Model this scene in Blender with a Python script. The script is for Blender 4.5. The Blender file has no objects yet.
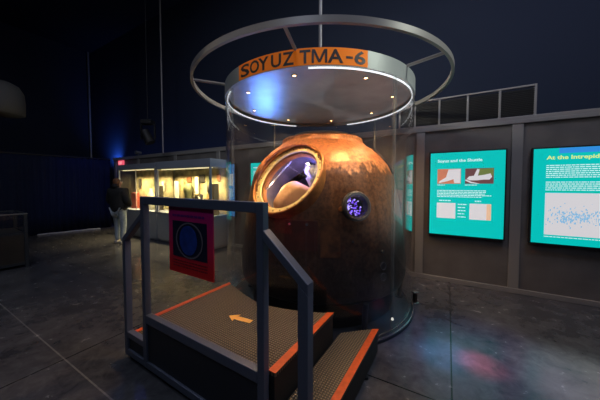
import bpy, bmesh, math, random
from mathutils import Vector, Matrix
random.seed(6)
PI = math.pi
S = bpy.context.scene
C = S.collection

# ------------------------------------------------------------------ camera, world, exposure, room and fill lights
cam_d = bpy.data.cameras.new('camera'); cam = bpy.data.objects.new('camera', cam_d); C.objects.link(cam)
cam_d.sensor_width = 36; cam_d.lens = 36*254.71/600; cam_d.shift_y = -6/600; cam_d.clip_start = .05; cam_d.clip_end = 100
cam.location = (0, 0, 1.57); cam.rotation_euler = (PI/2-.0391, 0, 0)
S.camera = cam
S.view_settings.view_transform = 'Standard'; S.view_settings.look = 'None'
S.view_settings.gamma = 1; S.view_settings.use_curve_mapping = False
S.view_settings.exposure = 0.0
S.cycles.transparent_max_bounces = 24; S.cycles.max_bounces = 7; S.cycles.sample_clamp_indirect = 3
S.cycles.caustics_reflective = False; S.cycles.caustics_refractive = False
w = bpy.data.worlds.new('night'); S.world = w; w.use_nodes = True
w.node_tree.nodes['Background'].inputs[0].default_value = (.01, .02, .05, 1)
w.node_tree.nodes['Background'].inputs[1].default_value = .3

WX, WY, WA = 3.337, 3.483, -.5255            # partition line: a point and its direction
WD = Vector((math.cos(WA), math.sin(WA), 0)); WN = Vector((WD.y, -WD.x, 0))   # WN points to the camera's side
def on_wall(t, s=0, z=0): return Vector((WX, WY, 0)) + WD*t + WN*s + Vector((0, 0, z))
CX, CY = .2445, 3.584                        # axis of the glass enclosure
GR = 1.232

def light(name, kind, loc, target, power, col, **k):
    d = bpy.data.lights.new(name, kind); d.energy = power; d.color = col
    for a, b in k.items(): setattr(d, a, b)
    o = bpy.data.objects.new(name, d); C.objects.link(o); o.location = loc
    if target is not None:
        o.rotation_euler = (Vector(target)-Vector(loc)).to_track_quat('-Z', 'Y').to_euler()
    return o
# unseen cool fill lights added high under the roof for ambient light
light('ambient_fill', 'AREA', (2.6, 1.0, 7.0), (2.2, 1.6, 0), 120, (.76, .78, 1), shape='DISK', size=1.2)
light('ambient_fill', 'AREA', (-4.5, 3.0, 7.2), (-3.5, 3.5, 0), 55, (.76, .82, 1), shape='DISK', size=1.2)
light('ambient_fill', 'AREA', (-.8, -.8, 5.0), (-.3, 1.6, 0.6), 30, (.62, .75, 1), shape='DISK', size=.8)
# stage lights: blue up-wash on the far wall, blue on railing and curtain; unseen added spots noted singly
light('blue_wash', 'SPOT', on_wall(-14.0, -.85, 2.42), on_wall(-14.15, -1.2, 2.80), 140, (.05, .2, 1), spot_size=2.2, spot_blend=1, shadow_soft_size=.1)
light('blue_wash', 'AREA', on_wall(-10, -.5, 2.2), on_wall(-10, -1.2, 4.4), 9, (.06, .2, 1), shape='RECTANGLE', size=9, size_y=.3)
light('unseen_blue_spot', 'SPOT', (-.74, 5.5, 1.85), (-.40, 3.3, 2.68), 110, (.09, .26, 1), spot_size=.62, spot_blend=1, shadow_soft_size=.26)  # unseen spot added behind the capsule for a blue sheen on the soffit
light('unseen_blue_spot', 'SPOT', (-3.5, 5.2, 4.6), (-1.1, 2.1, 1.3), 60, (.04, .10, 1), spot_size=.45, spot_blend=.8, shadow_soft_size=.08)
light('unseen_blue_spot', 'SPOT', (-4.4, 6.6, 5.5), (-7.3, 8.9, 1.4), 200, (.04, .12, 1), spot_size=.6, spot_blend=1, shadow_soft_size=.1)
light('pink_floor_fill', 'SPOT', (2.3, 2.5, 6.0), (1.57, 2.17, 0), 3600, (1, .10, .22), spot_size=.075, spot_blend=1, shadow_soft_size=.06)  # unseen spot added for the pink patch on the floor
light('unseen_blue_spot', 'SPOT', (2.0, 2.1, 6.2), (1.33, 2.30, 0), 2600, (.12, .48, 1), spot_size=.095, spot_blend=1, shadow_soft_size=.06)  # unseen spot added, standing in for the teal panel's reflection in the floor
light('unseen_blue_spot', 'SPOT', (2.6, 1.6, 6.0), (1.6, 2.3, 0), 800, (.15, .22, 1), spot_size=.30, spot_blend=1, shadow_soft_size=.06)  # broad unseen spot added to tint the floor round that patch
light('white_floor_fill', 'SPOT', (3.2, 1.0, 6.4), (2.25, 2.0, 0), 1500, (1, .93, .92), spot_size=.17, spot_blend=1, shadow_soft_size=.06)  # unseen spot added in place of the wide panel's white floor reflection
light('hatch_fill', 'SPOT', (-2.3, .9, 4.4), (-.16, 2.92, 1.66), 150, (1, .80, .50), spot_size=.24, spot_blend=.8, shadow_soft_size=.06)  # unseen accent spot added to brighten the hatch flange
light('ring_light', 'POINT', (CX, CY, 3.3), None, 85, (1, .97, .84), shadow_soft_size=.12)
light('canopy_spot_or_fill', 'SPOT', (3.6, .6, 4.6), (.9, 3.0, 2.75), 330, (.92, 1, .90), spot_size=.62, spot_blend=.8, shadow_soft_size=.1)
light('canopy_spot_or_fill', 'SPOT', (-2.3, -.5, .9), (-.15, 2.4, 2.72), 120, (1, .85, .72), spot_size=.42, spot_blend=.9, shadow_soft_size=.1)  # unseen low spot added to brighten the sign without ring shadows
light('soffit_fill', 'SPOT', (2.3, 1.3, .1), (.5, 3.4, 2.68), 330, (.90, .92, 1), spot_size=.75, spot_blend=1, shadow_soft_size=.1)  # this and the next: unseen spots added to brighten the canopy underside
light('soffit_fill', 'SPOT', (-2.4, 4.9, .1), (.2, 3.6, 2.68), 260, (.95, .92, .92), spot_size=.7, spot_blend=1, shadow_soft_size=.1)

# ------------------------------------------------------------------ materials
MATS = {}
def mat(name, col, rough=.5, metal=0, emit=None, estr=1, noise=0, nscale=8, bump=0, bscale=60, spec=.5):
    m = bpy.data.materials.new(name); m.use_nodes = True; MATS[name] = m
    nt = m.node_tree; b = nt.nodes['Principled BSDF']
    b.inputs['Base Color'].default_value = (*col, 1); b.inputs['Roughness'].default_value = rough
    b.inputs['Metallic'].default_value = metal; b.inputs['Specular IOR Level'].default_value = spec
    if emit: b.inputs['Emission Color'].default_value = (*emit, 1); b.inputs['Emission Strength'].default_value = estr
    tc = nt.nodes.new('ShaderNodeTexCoord')
    if noise:
        n = nt.nodes.new('ShaderNodeTexNoise'); n.inputs['Scale'].default_value = nscale; n.inputs['Detail'].default_value = 5
        nt.links.new(tc.outputs['Object'], n.inputs['Vector'])
        mx = nt.nodes.new('ShaderNodeMix'); mx.data_type = 'RGBA'; mx.blend_type = 'MULTIPLY'; mx.inputs[0].default_value = noise
        mx.inputs[6].default_value = (*col, 1)
        cr = nt.nodes.new('ShaderNodeValToRGB'); cr.color_ramp.elements[0].position = .3; cr.color_ramp.elements[1].position = .7
        nt.links.new(n.outputs['Fac'], cr.inputs[0]); nt.links.new(cr.outputs[0], mx.inputs[7]); nt.links.new(mx.outputs[2], b.inputs['Base Color'])
    if bump:
        n2 = nt.nodes.new('ShaderNodeTexNoise'); n2.inputs['Scale'].default_value = bscale; n2.inputs['Detail'].default_value = 4
        nt.links.new(tc.outputs['Object'], n2.inputs['Vector'])
        bp = nt.nodes.new('ShaderNodeBump'); bp.inputs['Strength'].default_value = bump; bp.inputs['Distance'].default_value = .02
        nt.links.new(n2.outputs['Fac'], bp.inputs['Height']); nt.links.new(bp.outputs[0], b.inputs['Normal'])
    return m
def glass(name, f0=.05, tint=(1, 1, 1), gtint=(1, 1, 1), rough=0.0, haze=.004):
    m = bpy.data.materials.new(name); m.use_nodes = True; nt = m.node_tree; N = nt.nodes; L = nt.links
    for n in list(N): N.remove(n)
    out = N.new('ShaderNodeOutputMaterial'); mix = N.new('ShaderNodeMixShader')
    tr = N.new('ShaderNodeBsdfTransparent'); tr.inputs[0].default_value = (*tint, 1)
    gl = N.new('ShaderNodeBsdfGlossy'); gl.inputs['Roughness'].default_value = rough; gl.inputs[0].default_value = (*gtint, 1)
    ge = N.new('ShaderNodeNewGeometry'); dot = N.new('ShaderNodeVectorMath'); dot.operation = 'DOT_PRODUCT'
    L.new(ge.outputs['Normal'], dot.inputs[0]); L.new(ge.outputs['Incoming'], dot.inputs[1])
    def mth(op, a, b=None):
        n = N.new('ShaderNodeMath'); n.operation = op
        for i, v in enumerate((a, b)):
            if v is None: continue
            if isinstance(v, (int, float)): n.inputs[i].default_value = v
            else: L.new(v, n.inputs[i])
        return n.outputs[0]
    c = mth('ABSOLUTE', dot.outputs['Value']); p = mth('POWER', mth('SUBTRACT', 1, c), 5)
    F = mth('ADD', mth('MULTIPLY', p, 1-f0), f0)
    df = N.new('ShaderNodeBsdfDiffuse'); df.inputs[0].default_value = (.8, .8, .8, 1); hz = N.new('ShaderNodeMixShader'); hz.inputs[0].default_value = haze
    L.new(tr.outputs[0], hz.inputs[1]); L.new(df.outputs[0], hz.inputs[2])
    L.new(F, mix.inputs[0]); L.new(hz.outputs[0], mix.inputs[1]); L.new(gl.outputs[0], mix.inputs[2]); L.new(mix.outputs[0], out.inputs[0])
    return m

def floor_mat():
    m = mat('polished_concrete', (.06, .06, .062), .3)
    nt = m.node_tree; N = nt.nodes; L = nt.links; b = N['Principled BSDF']
    tc = N.new('ShaderNodeTexCoord'); mp = N.new('ShaderNodeMapping'); mp.vector_type = 'POINT'
    mp.inputs['Rotation'].default_value = (0, 0, -WA)
    L.new(tc.outputs['Object'], mp.inputs[0])
    n1 = N.new('ShaderNodeTexNoise'); n1.inputs['Scale'].default_value = 1.6; n1.inputs['Detail'].default_value = 8; n1.inputs['Distortion'].default_value = .6
    n2 = N.new('ShaderNodeTexNoise'); n2.inputs['Scale'].default_value = 7; n2.inputs['Detail'].default_value = 12; n2.inputs['Roughness'].default_value = .7; n2.inputs['Distortion'].default_value = .5
    L.new(mp.outputs[0], n1.inputs[0]); L.new(mp.outputs[0], n2.inputs[0])
    cr = N.new('ShaderNodeValToRGB'); e = cr.color_ramp.elements
    e[0].position = .38; e[0].color = (.034, .034, .040, 1); e[1].position = .66; e[1].color = (.105, .102, .108, 1)
    mxn = N.new('ShaderNodeMix'); mxn.data_type = 'FLOAT'; mxn.inputs[0].default_value = .55
    L.new(n1.outputs['Fac'], mxn.inputs[2]); L.new(n2.outputs['Fac'], mxn.inputs[3]); L.new(mxn.outputs[0], cr.inputs[0])
    # slab joints (rotated frame): lines u = -.02 + 3k and v = 2.08 + 3k, plus one scratch line
    sx = N.new('ShaderNodeSeparateXYZ'); L.new(mp.outputs[0], sx.inputs[0])
    def mth(op, a, c=None, d=None):
        n = N.new('ShaderNodeMath'); n.operation = op
        for i, v in enumerate((a, c, d)):
            if v is None: continue
            if isinstance(v, (int, float)): n.inputs[i].default_value = v
            else: L.new(v, n.inputs[i])
        return n.outputs[0]
    def line(sock, off, per, width):
        q = mth('ADD', mth('WRAP', mth('SUBTRACT', sock, off), per/2, -per/2), 0)
        return mth('LESS_THAN', mth('ABSOLUTE', q), width)
    ju = line(sx.outputs[0], UJ, 3.0, .006); jv = line(sx.outputs[1], VJ, 3.0, .006)
    j = mth('MAXIMUM', ju, jv)
    sc = line(sx.outputs[1], VS, 40, .006)
    mx = N.new('ShaderNodeMix'); mx.data_type = 'RGBA'; L.new(j, mx.inputs[0]); L.new(cr.outputs[0], mx.inputs[6]); mx.inputs[7].default_value = (.008, .008, .008, 1)
    mx2 = N.new('ShaderNodeMix'); mx2.data_type = 'RGBA'; L.new(mth('MULTIPLY', sc, n2.outputs['Fac']), mx2.inputs[0]); L.new(mx.outputs[2], mx2.inputs[6]); mx2.inputs[7].default_value = (.25, .24, .23, 1)
    L.new(mx2.outputs[2], b.inputs['Base Color'])
    rr = N.new('ShaderNodeMapRange'); rr.inputs[1].default_value = .3; rr.inputs[2].default_value = .7; rr.inputs[3].default_value = .13; rr.inputs[4].default_value = .30
    L.new(n2.outputs['Fac'], rr.inputs[0]); L.new(rr.outputs[0], b.inputs['Roughness'])
    bp = N.new('ShaderNodeBump'); bp.inputs['Strength'].default_value = .06; bp.inputs['Distance'].default_value = .01
    L.new(n2.outputs['Fac'], bp.inputs['Height']); L.new(bp.outputs[0], b.inputs['Normal'])
    return m
def uv_of(x, y):
    c, s = math.cos(-WA), math.sin(-WA); return (c*x - s*y, s*x + c*y)
UJ = uv_of(1.95, 3.25)[0]; VJ = uv_of(-2.05, 3.55)[1]; VS = uv_of(-3.24, 2.88)[1]
M_floor = floor_mat()

def capsule_mat():
    m = mat('scorched_hull', (.1, .05, .03), .42, .25)
    nt = m.node_tree; N = nt.nodes; L = nt.links; b = N['Principled BSDF']
    tc = N.new('ShaderNodeTexCoord'); sx = N.new('ShaderNodeSeparateXYZ'); L.new(tc.outputs['Object'], sx.inputs[0])
    mp = N.new('ShaderNodeMapping'); mp.inputs['Scale'].default_value = (5, 5, 1.6); L.new(tc.outputs['Object'], mp.inputs[0])
    n1 = N.new('ShaderNodeTexNoise'); n1.inputs['Scale'].default_value = 1.5; n1.inputs['Detail'].default_value = 9; n1.inputs['Roughness'].default_value = .65
    L.new(mp.outputs[0], n1.inputs[0])
    n2 = N.new('ShaderNodeTexNoise'); n2.inputs['Scale'].default_value = 26; n2.inputs['Detail'].default_value = 6; L.new(tc.outputs['Object'], n2.inputs[0])
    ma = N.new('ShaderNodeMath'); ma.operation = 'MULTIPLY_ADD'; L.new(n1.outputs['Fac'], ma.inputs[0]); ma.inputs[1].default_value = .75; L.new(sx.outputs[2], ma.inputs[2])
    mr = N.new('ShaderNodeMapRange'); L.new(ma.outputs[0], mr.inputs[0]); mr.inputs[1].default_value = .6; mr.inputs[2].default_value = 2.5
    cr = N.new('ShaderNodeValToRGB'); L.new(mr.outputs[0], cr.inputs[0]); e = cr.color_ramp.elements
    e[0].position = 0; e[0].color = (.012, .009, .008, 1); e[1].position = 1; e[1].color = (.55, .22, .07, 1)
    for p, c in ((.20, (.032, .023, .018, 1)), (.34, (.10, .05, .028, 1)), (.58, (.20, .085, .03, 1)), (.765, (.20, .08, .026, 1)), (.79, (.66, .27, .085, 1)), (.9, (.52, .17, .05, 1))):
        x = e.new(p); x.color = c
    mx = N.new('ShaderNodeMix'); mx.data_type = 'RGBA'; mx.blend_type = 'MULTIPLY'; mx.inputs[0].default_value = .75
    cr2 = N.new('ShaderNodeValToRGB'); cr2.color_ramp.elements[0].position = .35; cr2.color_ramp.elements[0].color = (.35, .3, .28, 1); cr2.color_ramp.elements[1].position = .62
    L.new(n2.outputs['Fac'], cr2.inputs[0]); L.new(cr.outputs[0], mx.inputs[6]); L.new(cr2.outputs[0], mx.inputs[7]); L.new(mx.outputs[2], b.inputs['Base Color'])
    bp = N.new('ShaderNodeBump'); bp.inputs['Strength'].default_value = .5; bp.inputs['Distance'].default_value = .02
    L.new(n1.outputs['Fac'], bp.inputs['Height']); L.new(bp.outputs[0], b.inputs['Normal'])
    return m
M_hull = capsule_mat()

def tread_mat():
    m = mat('tread_plate', (.16, .125, .09), .42, .4)
    nt = m.node_tree; N = nt.nodes; L = nt.links; b = N['Principled BSDF']
    tc = N.new('ShaderNodeTexCoord')
    def bars(ang, sx_, sy_):
        mp = N.new('ShaderNodeMapping'); mp.inputs['Rotation'].default_value = (0, 0, ang); mp.inputs['Scale'].default_value = (sx_, sy_, 1)
        L.new(tc.outputs['Object'], mp.inputs[0])
        sp = N.new('ShaderNodeSeparateXYZ'); L.new(mp.outputs[0], sp.inputs[0])
        r = []
        for k in (0, 1):
            n = N.new('ShaderNodeMath'); n.operation = 'SINE'; L.new(sp.outputs[k], n.inputs[0]); r.append(n.outputs[0])
        n = N.new('ShaderNodeMath'); n.operation = 'MULTIPLY'; L.new(r[0], n.inputs[0]); L.new(r[1], n.inputs[1])
        return n.outputs[0]
    a = bars(PI/4, 2*PI/.028, 2*PI/.028)
    cr = N.new('ShaderNodeValToRGB'); cr.color_ramp.elements[0].position = .15; cr.color_ramp.elements[0].color = (.07, .055, .035, 1)
    cr.color_ramp.elements[1].position = .55; cr.color_ramp.elements[1].color = (.30, .22, .13, 1)
    L.new(a, cr.inputs[0]); L.new(cr.outputs[0], b.inputs['Base Color'])
    bp = N.new('ShaderNodeBump'); bp.inputs['Strength'].default_value = .8; bp.inputs['Distance'].default_value = .004
    L.new(a, bp.inputs['Height']); L.new(bp.outputs[0], b.inputs['Normal'])
    return m
M_tread = tread_mat()

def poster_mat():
    m = mat('poster_lit_gradient', (.5, .02, .03), .45)
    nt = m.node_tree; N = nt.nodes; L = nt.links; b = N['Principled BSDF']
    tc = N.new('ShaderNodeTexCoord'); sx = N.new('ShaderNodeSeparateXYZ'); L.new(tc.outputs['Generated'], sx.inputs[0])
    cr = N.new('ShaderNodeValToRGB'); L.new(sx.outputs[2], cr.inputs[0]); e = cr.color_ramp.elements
    e[0].position = .1; e[0].color = (.75, .010, .012, 1); e[1].position = .95; e[1].color = (.50, .012, .17, 1)  # top painted magenta for blue light falling on the red sheet
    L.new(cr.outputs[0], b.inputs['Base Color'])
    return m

M_teal = mat('teal_lit_graphic', (.0, .1, .1), .5, emit=(.0, .50, .46), estr=1)
M_bluelit = mat('blue_lit_graphic', (.0, .05, .1), .5, emit=(.03, .25, .70), estr=1)
M_white_lit = mat('white_lit_print', (.3, .3, .3), .5, emit=(.60, .58, .60), estr=1)
M_text_lit = mat('white_lit_lettering', (.3, .3, .3), .5, emit=(.55, .80, .78), estr=1)
M_yellow_lit = mat('yellow_lit_lettering', (.3, .3, .1), .5, emit=(.62, .78, .22), estr=1)
M_orange_lit = mat('salmon_lit_print', (.3, .1, .05), .5, emit=(.48, .17, .10), estr=1)
M_olive_lit = mat('olive_lit_print', (.1, .1, .05), .5, emit=(.13, .17, .04), estr=1)
M_maroon_lit = mat('maroon_lit_print', (.1, .05, .05), .5, emit=(.12, .05, .05), estr=1)
M_peach_lit = mat('peach_lit_print', (.3, .2, .1), .5, emit=(.70, .45, .30), estr=1)
M_blue_dots = mat('blue_lit_print', (.1, .2, .3), .5, emit=(.20, .42, .62), estr=1)
M_wallp = mat('grey_partition_laminate', (.155, .14, .13), .55, noise=.3, nscale=3)
M_frame = mat('grey_partition_frame', (.28, .265, .25), .45, .2)
M_black = mat('matt_black', (.008, .008, .009), .6)
M_louvre = mat('black_louvre', (.012, .011, .010), .6)
M_navy = mat('navy_hall_wall', (.012, .020, .045), .9)
M_ceil = mat('dark_ceiling', (.006, .009, .018), .9)
M_curtain = mat('navy_curtain', (.006, .011, .034), .9, spec=.2)
M_rail = mat('slate_blue_painted_steel', (.10, .115, .16), .38, .2)
M_kick = mat('dark_slate_sheet', (.022, .026, .034), .45, .2)
M_orange = mat('orange_edge_strip', (.75, .10, .012), .5, noise=.25, nscale=30)
M_arrow = mat('orange_arrow_vinyl', (1.0, .50, .09), .5)
M_sign = mat('orange_sign_vinyl', (1.0, .235, .012), .6, spec=.2)
M_ink = mat('dark_ink', (.018, .012, .012), .5)
M_band = mat('brushed_aluminium_band', (.26, .28, .255), .45, .2)
M_ringm = mat('pale_painted_ring', (.215, .20, .185), .45, .2)
M_under = mat('satin_metal_soffit', (.34, .33, .33), .36, .45, noise=.25, nscale=5)
M_glass = glass('clear_acrylic', .035)
M_glassc = glass('clean_glass', .02, haze=0)
M_seam = glass('acrylic_joint', .12, (.9, .93, .9), rough=.15, haze=.06)
M_led = mat('white_led_strip', (1, 1, 1), .5, emit=(.9, .95, 1), estr=1.0)
M_lamp = mat('warm_lamp_lens', (1, 1, 1), .5, emit=(1, .55, .20), estr=9)
M_gold = mat('gold_anodised_flange', (.95, .74, .28), .45, 0, noise=.2, nscale=20)
M_bronze = mat('orange_bronze_collar', (.60, .24, .06), .4, .5, noise=.4, nscale=14)
M_bolt = mat('dark_bolt', (.06, .04, .03), .4, .6)
M_couch = mat('tan_couch_fabric', (.60, .34, .16), .85, bump=.3, bscale=30)
M_silk = mat('pale_crumpled_fabric', (.55, .55, .62), .6, bump=1, bscale=9)
M_inner = mat('inner_lining', (.10, .09, .10), .7, noise=.5, nscale=7, bump=.5, bscale=12)
M_purple = mat('violet_glow_bit', (.1, .05, .3), .5, emit=(.22, .10, .95), estr=1.2)
M_purplew = mat('pale_violet_glow_bit', (.3, .3, .5), .5, emit=(.55, .48, 1), estr=1.3)
M_chrome = mat('bright_metal', (.6, .6, .6), .25, .9)
M_case = mat('blue_grey_case_metal', (.32, .36, .44), .45, .2)
M_caseback = mat('cream_case_backing', (.66, .56, .30), .7, noise=.7, nscale=4)
M_casel = mat('warm_case_light', (1, 1, 1), .5, emit=(1, .85, .45), estr=1.2)
M_wht = mat('white_exhibit', (.75, .72, .6), .6)
M_brn = mat('brown_exhibit', (.30, .12, .05), .6)
M_drk = mat('dark_exhibit', (.05, .045, .04), .5)
M_red = mat('red_exhibit', (.45, .08, .05), .6)
M_brn2 = mat('dark_veneer', (.035, .026, .020), .4, noise=.4, nscale=5)
M_tan = mat('tan_exhibit', (.55, .38, .16), .6)
M_grn = mat('olive_exhibit', (.16, .17, .08), .6)
M_exit = mat('red_lit_sign', (.3, .02, .03), .5, emit=(.85, .10, .16), estr=1)
M_exitw = mat('pink_lit_lettering', (.3, .2, .2), .5, emit=(1, .5, .5), estr=1)
M_grey = mat('pale_grey_cover', (.10, .10, .10), .8)
M_steelrod = mat('grey_steel_rod', (.30, .29, .29), .45, .4)
M_skin = mat('skin', (.55, .32, .22), .55)
M_hair = mat('brown_hair', (.14, .055, .022), .6, bump=.6, bscale=40)
M_jacket = mat('black_jacket_cloth', (.010, .010, .012), .75, bump=.4, bscale=18)
M_jeans = mat('faded_blue_denim', (.38, .45, .52), .85, noise=.3, nscale=18)
M_shoe = mat('pale_shoe', (.35, .33, .32), .6)
M_photo = mat('dark_blue_photo', (.006, .010, .03), .4)
M_cobalt = mat('cobalt_photo_disc', (.015, .06, .34), .4, noise=.5, nscale=14)
M_greyp = mat('grey_photo_ring', (.16, .13, .15), .5)
M_cable = mat('white_cable', (.45, .45, .45), .6)

# ------------------------------------------------------------------ helpers
def box(bm, x0, x1, y0, y1, z0, z1):
    v = [bm.verts.new(p) for p in ((x0,y0,z0),(x1,y0,z0),(x1,y1,z0),(x0,y1,z0),(x0,y0,z1),(x1,y0,z1),(x1,y1,z1),(x0,y1,z1))]
    for f in ((3,2,1,0),(4,5,6,7),(0,1,5,4),(1,2,6,5),(2,3,7,6),(3,0,4,7)): bm.faces.new([v[i] for i in f])
def prism(bm, pts, z0, z1):
    a = [bm.verts.new((x, y, z0)) for x, y in pts]; b = [bm.verts.new((x, y, z1)) for x, y in pts]
    bm.faces.new(a[::-1]); bm.faces.new(b); n = len(pts)
    for i in range(n): bm.faces.new((a[i], a[(i+1) % n], b[(i+1) % n], b[i]))
def yprism(bm, pts, y0, y1):          # outline in x,z pushed along y
    a = [bm.verts.new((x, y0, z)) for x, z in pts]; b = [bm.verts.new((x, y1, z)) for x, z in pts]
    bm.faces.new(a); bm.faces.new(b[::-1]); n = len(pts)
    for i in range(n): bm.faces.new((b[i], b[(i+1) % n], a[(i+1) % n], a[i]))
def cyl(bm, p, q, r, n=12, r2=None):
    p, q = Vector(p), Vector(q); M = (q-p).to_track_quat('Z', 'Y').to_matrix(); L = (q-p).length; r2 = r if r2 is None else r2
    a = [bm.verts.new(p + M @ Vector((r*math.cos(2*PI*i/n), r*math.sin(2*PI*i/n), 0))) for i in range(n)]
    b = [bm.verts.new(p + M @ Vector((r2*math.cos(2*PI*i/n), r2*math.sin(2*PI*i/n), L))) for i in range(n)]
    bm.faces.new(a[::-1]); bm.faces.new(b)
    for i in range(n): bm.faces.new((a[i], a[(i+1) % n], b[(i+1) % n], b[i]))
def lathe(bm, prof, n=96, a0=0, a1=2*PI, closed=False, M=None):
    full = abs(a1-a0-2*PI) < 1e-6; cols = []
    for i in range(n if full else n+1):
        a = a0+(a1-a0)*i/n
        col = []
        for r, z in prof:
            p = Vector((r*math.sin(a), -r*math.cos(a), z))
            col.append(bm.verts.new(M @ p if M else p))
        cols.append(col)
    m = len(prof); rng = range(len(cols)) if full else range(len(cols)-1)
    for i in rng:
        c, d = cols[i], cols[(i+1) % len(cols)]
        for j in range(m if closed else m-1):
            k = (j+1) % m
            try: bm.faces.new((c[j], d[j], d[k], c[k]))
            except ValueError: pass
    if closed and not full:
        bm.faces.new(cols[0]); bm.faces.new(cols[-1][::-1])
def obj(name, bm, m, parent=None, bevel=0, smooth=False, loc=None, rotz=0, recalc=True):
    if recalc: bmesh.ops.recalc_face_normals(bm, faces=bm.faces[:])
    me = bpy.data.meshes.new(name); bm.to_mesh(me); bm.free()
    me.materials.append(m); o = bpy.data.objects.new(name, me); C.objects.link(o)
    if smooth:
        for p in me.polygons: p.use_smooth = True
        if smooth != 'all': me.set_sharp_from_angle(angle=.6)
    if bevel:
        b = o.modifiers.new('bevel', 'BEVEL'); b.width = bevel; b.segments = 2; b.limit_method = 'ANGLE'
    if parent: o.parent = parent
    if loc is not None: o.location = loc; o.rotation_euler = (0, 0, rotz)
    return o
def tag(o, label=None, cat=None, group=None, kind=None):
    if label: o['label'] = label
    if cat: o['category'] = cat
    if group: o['group'] = group
    if kind: o['kind'] = kind
    return o
def thing(name, label, cat, loc, rotz=0, group=None):
    o = bpy.data.objects.new(name, None); C.objects.link(o); o.empty_display_size = .1
    o.location = loc; o.rotation_euler = (0, 0, rotz); return tag(o, label, cat, group)
def boxes(name, m, parent, *bs, bevel=0, **k):
    bm = bmesh.new()
    for b in bs: box(bm, *b)
    return obj(name, bm, m, parent, bevel, **k)
def struct(name, m, bs, loc=(0, 0, 0), rotz=0, bevel=0):
    return tag(boxes(name, m, None, *bs, loc=loc, rotz=rotz, bevel=bevel), kind='structure')
def text_mesh(body, size, depth=.001, bold=0.0):
    cu = bpy.data.curves.new('lettering', 'FONT'); cu.body = body; cu.size = size; cu.extrude = depth; cu.offset = bold
    cu.align_x = 'LEFT'; cu.resolution_u = 3
    o = bpy.data.objects.new('lettering', cu); C.objects.link(o)
    bpy.context.view_layer.update()
    me = bpy.data.meshes.new_from_object(o.evaluated_get(bpy.context.evaluated_depsgraph_get()))
    bpy.data.objects.remove(o); bpy.data.curves.remove(cu)
    return me
def flat_text(name, body, size, m, parent, x, z, y, width=None, bold=0.0, depth=.0012):
    me = text_mesh(body, size, depth, bold); xs = [v.co.x for v in me.vertices]; x0, x1 = min(xs), max(xs)
    k = 1 if width is None else width/(x1-x0)
    for v in me.vertices: v.co = Vector((x+(v.co.x-x0)*k, y-v.co.z, z+v.co.y))
    me.materials.clear(); me.materials.append(m)
    o = bpy.data.objects.new(name, me); C.objects.link(o); o.parent = parent; return o
def skin(name, verts, edges, radii, m, parent, sub=2):
    me = bpy.data.meshes.new(name); me.from_pydata(verts, edges, []); me.materials.append(m)
    o = bpy.data.objects.new(name, me); C.objects.link(o); o.parent = parent
    sm = o.modifiers.new('skin', 'SKIN'); sm.use_smooth_shade = True
    for i, r in enumerate(radii):
        sv = me.skin_vertices[0].data[i]; sv.radius = r if isinstance(r, tuple) else (r, r); sv.use_root = (i == 0)
    s = o.modifiers.new('sub', 'SUBSURF'); s.levels = sub; s.render_levels = sub
    return o

# ------------------------------------------------------------------ the hall shell
T0, T1, S0, S1, H = -16.6, 6.0, -1.2, 11.0, 8.0    # hall limits in the partition's frame
fl = bmesh.new()
cs = [on_wall(T0, S1), on_wall(T1, S1), on_wall(T1, S0), on_wall(T0, S0)]
prism(fl, [(p.x, p.y) for p in cs], -.1, 0); tag(obj('floor', fl, M_floor), kind='structure')
ce = bmesh.new(); prism(ce, [(p.x, p.y) for p in cs], H, H+.1); tag(obj('ceiling', ce, M_ceil), kind='structure')
WL = (WX, WY, 0)
struct('wall_back', M_navy, [(T0, T1, -S0, -S0+.1, 0, H)], WL, WA)
struct('wall_left', M_navy, [(T0-.1, T0, -S1, -S0+.1, 0, H)], WL, WA)
struct('wall_right', M_navy, [(T1, T1+.1, -S1, -S0+.1, 0, H)], WL, WA)
struct('wall_front', M_navy, [(T0, T1, -S1-.1, -S1, 0, H)], WL, WA)
# exhibition partition: laminate bays between square posts, top and bottom rails
struct('wall_partition', M_wallp, [(-11.75, 4.5, 0, .06, 0, 2.47)], WL, WA)
posts = [-11.6, -10.1, -8.1, -6.3, -4.0, -2.75, -1.54, -.30, .95, 2.2, 3.4]
for i, t in enumerate(posts):
    struct('trim_%d' % (i+1), M_frame, [(t-.062, t+.062, -.022, -.0005, .071, 2.419)], WL, WA, bevel=.004)
struct('trim_20', M_frame, [(-11.75, 4.5, -.03, .06, 2.4705, 2.52), (-11.75, 4.5, -.03, -.0005, 2.42, 2.4705)], WL, WA, bevel=.004)
struct('baseboard_partition', M_frame, [(-11.75, 4.5, -.028, -.0005, 0, .07)], WL, WA, bevel=.004)

# louvred vent row standing on the partition
vr = thing('vent_row', 'row of black louvred vents in a thin grey frame on top of the partition', 'vent', on_wall(-1.0, -.02, 2.52), WA)
edges_ = [-.88, -.64, -.28, .10, .49, .88]
for a, b in zip(edges_[:-1], edges_[1:]):
    bm = bmesh.new(); box(bm, a+.014, b-.014, -.001, .03, .021, .379)
    for k in range(14): box(bm, a+.014, b-.014, -.014, -.002, .03+k*.025, .042+k*.025)
    obj('louvre_panel', bm, M_louvre, vr)
for e in edges_: boxes('upright', M_frame, vr, (e-.014, e+.014, -.02, .03, .0, .40), bevel=.002)
boxes('top_rail', M_frame, vr, (-.894, .894, -.021, .031, .4005, .425), bevel=.002)

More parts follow.
